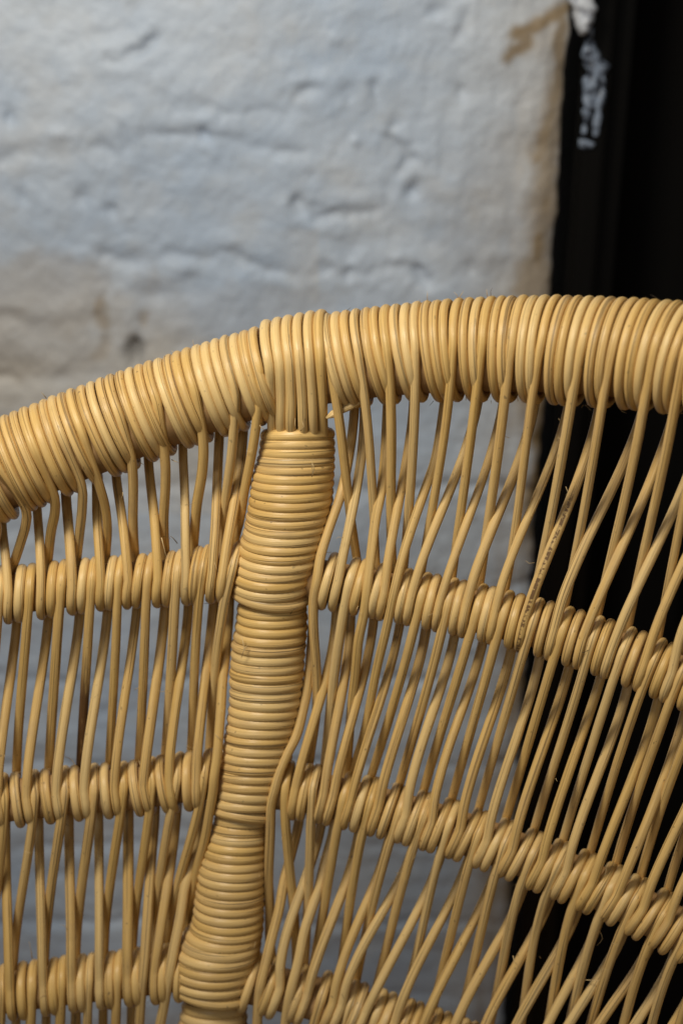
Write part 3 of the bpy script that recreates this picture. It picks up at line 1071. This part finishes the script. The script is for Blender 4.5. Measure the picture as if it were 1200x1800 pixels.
S1_FRONT_L = even_slots(S1_FRONT_L, 16.7)
S1_FRONT_R = even_slots(S1_FRONT_R, 17.2)
for s, p in S1_FRONT_L:
    front_strand(p, rim, railA_l, s, order=None)
for p in S1_BACK_L:
    back_strand(p, rim, railA_l, order=4)
for s, p in S1_FRONT_R:
    front_strand(p, rim, railA_r, s, order=None if s < 600 else 3)
for i, p in enumerate(S1_BACK_R):
    o = back_strand(p, rim, railA_r, 'burnt' if i == 6 else 'plain')
    if i == 6:
        o['label'] = 'strand with a row of dark scorch specks'
for i, p in enumerate(S2_FRONT_L):
    o = front_strand(p, railA_l, railB_l, mat='stained' if i == 2 else 'plain')
    if i == 2:
        o['label'] = 'strand stained dark brown over its lower half'
for p in S2_BACK_L:
    back_strand(p, railA_l, railB_l)
for p in S2_FRONT_R:
    front_strand(p, railA_r, railB_r)
for p in S2_BACK_R:
    back_strand(p, railA_r, railB_r)
for p in S3_FRONT_L:
    front_strand(p, railB_l, railC_l)
for p in S3_BACK_L:
    back_strand(p, railB_l, railC_l)
for p in S3_FRONT_R:
    front_strand(p, railB_r, railC_r)
for p in S3_BACK_R:
    back_strand(p, railB_r, railC_r)

# strands beside the post that cross a rail in front without winding round it
over_strand([(622, 732), (615, 790), (600, 865), (577, 932), (563, 980), (556, 1025)],
            [(551, 1050), (551, 1100), (555, 1162), (557, 1212), (556, 1250), (545, 1330)], rim, railA_r, railB_r)
over_strand([(676, 805), (670, 862), (660, 912), (652, 975), (646, 1025)],
            [(640, 1075), (630, 1125), (625, 1175), (621, 1212), (618, 1240), (610, 1340)], rim, railA_r, railB_r)
over_strand([(765, 805), (752, 845), (737, 888), (720, 938), (705, 988), (693, 1038)],
            [(690, 1050), (680, 1100), (662, 1175), (650, 1238), (640, 1288), (625, 1340)], rim, railA_r, railB_r)
over_strand([(548, 1130), (541, 1205), (532, 1250), (520, 1295), (505, 1325), (490, 1362), (480, 1400)],
            [(477, 1412), (475, 1462), (472, 1550), (474, 1600), (474, 1650), (480, 1700)], railA_r, railB_r, railC_r)
over_strand([(402, 1090), (400, 1112), (397, 1150), (392, 1190), (387, 1262), (382, 1325), (376, 1370)],
            [(375, 1387), (368, 1430), (360, 1475), (350, 1512), (342, 1545), (335, 1580), (328, 1640)], railA_l, railB_l, railC_l)


class Below:
    """Stand-in for the next rail down, out of sight under the frame."""

    def __init__(self, base):
        self.b = base

    def y(self, x):
        return self.b.y(x) + 330

    def rad(self, x):
        return 50


lowL, lowR = Below(railC_l), Below(railC_r)
over_strand([(272, 1437), (265, 1525), (262, 1575), (257, 1650), (252, 1712)], [(247, 1770), (244, 1830), (238, 1950)], railB_l, railC_l, lowL)
over_strand([(350, 1450), (335, 1525), (325, 1560), (317, 1612), (307, 1662), (298, 1712)], [(287, 1775), (282, 1800), (270, 1900)], railB_l, railC_l, lowL)
over_strand([(524, 1450), (512, 1500), (500, 1545), (490, 1600), (477, 1650), (465, 1700)], [(455, 1750), (452, 1800), (452, 1950)], railB_r, railC_r, lowR)
over_strand([(585, 1465), (570, 1520), (560, 1562), (547, 1600), (535, 1637), (525, 1687), (513, 1735)], [(502, 1795), (498, 1850), (490, 1980)], railB_r, railC_r, lowR)
for x in (-50, 3, 56, 108, 156, 206):
    y = railC_l.y(x)
    front_strand([(x, y - 20), (x - 1, y + 55), (x - 6, y + 150), (x - 12, y + 300)], railC_l, lowL)
    tube('strand', runs([(x + 26, y), (x + 25, y + 80), (x + 18, y + 200), (x + 8, y + 320)], -56, 20), strand_radius((x, y)), chair)
for i in range(15):
    x = 562 + 48 * i
    y = railC_r.y(x)
    front_strand([(x + 8, y - 20), (x - 14, y + 55), (x - 40, y + 150), (x - 80, y + 300)], railC_r, lowR)

rim.fill(-118, 455, 16.7)
rim.fill(580, 1310)
railA_l.fill(-110, 412)
railA_r.fill(572, 1300)
railB_l.fill(-110, 362)
railB_r.fill(498, 1300)
railC_l.fill(-110, 325)
railC_r.fill(440, 1300)

# ------------------------------------------------------------------ the wrapped post
POST = [  # y from, y to, rows (y, centre x, width)
    [(766, 523, 132), (800, 522, 136), (850, 515, 146), (900, 511, 150), (950, 504, 150), (1000, 492, 154), (1040, 480, 152), (1072, 476, 142)],
    [(1086, 478, 124), (1110, 478, 128), (1150, 472, 132), (1200, 469, 132), (1250, 467, 130), (1300, 459, 128), (1350, 449, 126), (1400, 438, 122), (1436, 426, 116)],
    [(1450, 424, 96), (1475, 419, 102), (1510, 413, 112), (1550, 408, 120), (1600, 404, 124), (1650, 400, 127), (1700, 383, 152), (1740, 374, 154), (1768, 371, 148)],
    [(1784, 377, 116), (1820, 374, 124), (1900, 362, 128), (1960, 352, 128)],
]
core = [(650, 527), (766, 523), (900, 510), (1000, 494), (1080, 478), (1200, 469), (1300, 459), (1440, 423), (1550, 408), (1650, 400), (1780, 376), (1980, 350)]
post = tube('post', [P(x, y, -4) for y, x in core], 44 * mm(450, 1200), chair, matobj=Mc.m, sides=20, step=0.01, wob=0.0)


def post_c(seg, y, h=0.0):
    return P(interp(seg, y)[0], y, h)


PITCHP = 15.8
for si, seg in enumerate(POST):
    y0, y1 = seg[0][0], seg[-1][0]
    n = int(round((y1 - y0) / PITCHP))
    for k in range(n + 1):
        y = y0 + (y1 - y0) * k / n
        cx, wd = interp(seg, y)
        # the visible front of the loop hangs lower than its centre: look it up at the centre
        a = (P(interp(seg, y + 12)[0], y + 12) - P(interp(seg, y - 12)[0], y - 12)).normalized()
        sag = 1.3 * {0: 0.02 + 0.30 * min(1, max(0, (y - 766) / 260)), 1: 0.20 - 0.08 * (y - 1086) / 350,
               2: 0.14 + 0.20 * min(1, (y - 1450) / 230), 3: 0.18}[si]
        yc = y - sag * wd / 2
        c = P(cx, yc)
        tocam = (CAM - c).normalized()
        side = (RIGHT - tocam * RIGHT.dot(tocam)).normalized()
        dn = tocam.cross(side)
        if dn.dot(UP) > 0:
            dn = -dn
        frt = (tocam * math.cos(sag) + dn * math.sin(sag)).normalized()
        thick = RS * random.uniform(1.36, 1.44)
        rho = (wd / 2 - thick) * mm(cx, y)
        tl = random.uniform(-0.008, 0.008) + (0.03 * max(0, (y - 1380) / 56) if si == 1 else 0.02 if si > 1 else -0.02)
        last = (k == n and si < 3)
        m = 40
        pts = []
        for q in range(m):
            an = 2 * math.pi * q / m
            lift = tl * rho * math.cos(an) + (0.12 * rho * math.cos(an) if last else 0)
            pts.append(c + rho * (math.cos(an) * side + 0.92 * math.sin(an) * frt) + dn * lift)
        tube('wrap', pts, thick * mm(cx, y), post, closed=True, wob=0.02)

# six strands laid over the rim and down the head of the post
for xt, xb in [(476, 478), (494, 494), (511, 511), (528, 532), (546, 550), (564, 567)]:
    ringp = rim.ring(xt, [-178, -150, -120, -95, -70, -48, -28, -10], 8.0 if xt > 470 else 3, slant=0.0)
    dx_ = abs(xb - 523)
    he = math.sqrt(62 ** 2 - dx_ ** 2)
    seq = [P(xt, 640, 86), P((xt + xb) / 2 + 0.5, 695, 0.5 * (82 + he)), P(xb, 740, he - 1), P(xb + 1, 768, he - 18), P(xb + 1, 788, he - 24)]
    tube('strand', ringp + seq[1:], RS * 1.04 * mm(xt, 640), post)
# cut end of a strand poking out beside the post
tube('strand', [P(640, 700, 30), P(615, 714, 44), P(596, 722, 50), P(573, 735, 58)], RS * 0.78 * mm(600, 720), chair,
     taper=lambda t: 1.0 if t < 0.8 else 1.0 - 0.75 * (t - 0.8) / 0.2)

# ------------------------------------------------------------------ loose fibres
HAIR = [  # hand placed: start, middle, end, offset
    [(82, 700), (78, 695), (73, 689), 60], [(200, 660), (197, 657), (194, 654), 70], [(312, 955), (300, 942), (298, 948), 10],
    [(243, 810), (248, 814), (253, 817), 40], [(302, 808), (308, 811), (314, 813), 40], [(139, 1362), (126, 1335), (112, 1329), 0],
    [(425, 1120), (429, 1140), (424, 1157), 62], [(435, 1135), (430, 1140), (424, 1157), 64], [(378, 1290), (384, 1296), (390, 1302), 40],
    [(1022, 1722), (1050, 1724), (1066, 1727), 10], [(901, 1680), (903, 1690), (910, 1698), 40], [(984, 740), (981, 736), (980, 733), 40],
    [(550, 835), (548, 815), (556, 832), 70], [(548, 838), (552, 822), (546, 808), 75], [(455, 745), (458, 750), (466, 757), 60],
    [(1050, 1630), (1058, 1650), (1048, 1662), 10], [(284, 945), (289, 965), (293, 982), 30], [(520, 755), (518, 745), (519, 735), 75],
    [(528, 757), (534, 750), (531, 740), 75], [(1190, 1245), (1200, 1240), (1215, 1243), 40], [(57, 1685), (55, 1670), (52, 1655), -20],
]
for a, b, c, h in HAIR:
    tube('loose_fibre', [P(*a, h), P(*b, h + 6), P(*c, h + 3)], 0.00022, chair, sides=5, step=0.002, wob=0, matobj=Mf.m,
         taper=lambda t: 1.0 - 0.7 * t)
rngh = random.Random(3)
edge = []
for _ in range(46):
    x = rngh.uniform(0, 1200)
    edge.append((x, rim.y(x) - (rim.rad(x) - 1) if rngh.random() < .45 else rim.y(x) + rim.rad(x) * 0.96, 0))
for rl, x0, x1 in ((railA_l, 0, 410), (railA_r, 570, 1200), (railB_l, 0, 360), (railB_r, 500, 1200), (railC_l, 0, 300)):
    for _ in range(11):
        x = rngh.uniform(x0, x1)
        s = rngh.choice([-1, 1])
        edge.append((x, rl.y(x) + s * rl.rad(x) * 0.97, 0))
for _ in range(70):
    x, y = rngh.uniform(0, 1200), rngh.uniform(560, 1780)
    if y > rim.y(x) - 40:
        edge.append((x, y, 50))
for x, y, h in edge:
    an = rngh.uniform(0, 6.28)
    L = rngh.uniform(4, 11)
    b = (x + L * math.cos(an), y + L * math.sin(an))
    c = (b[0] + L * 0.7 * math.cos(an + rngh.uniform(-1, 1)), b[1] + L * 0.7 * math.sin(an + rngh.uniform(-1, 1)))
    tube('loose_fibre', [P(x, y, h), P(*b, h + 4), P(*c, h + 5)], 0.00013, chair, sides=4, step=0.002, wob=0, matobj=Mf.m,
         taper=lambda t: 1.0 - 0.7 * t)
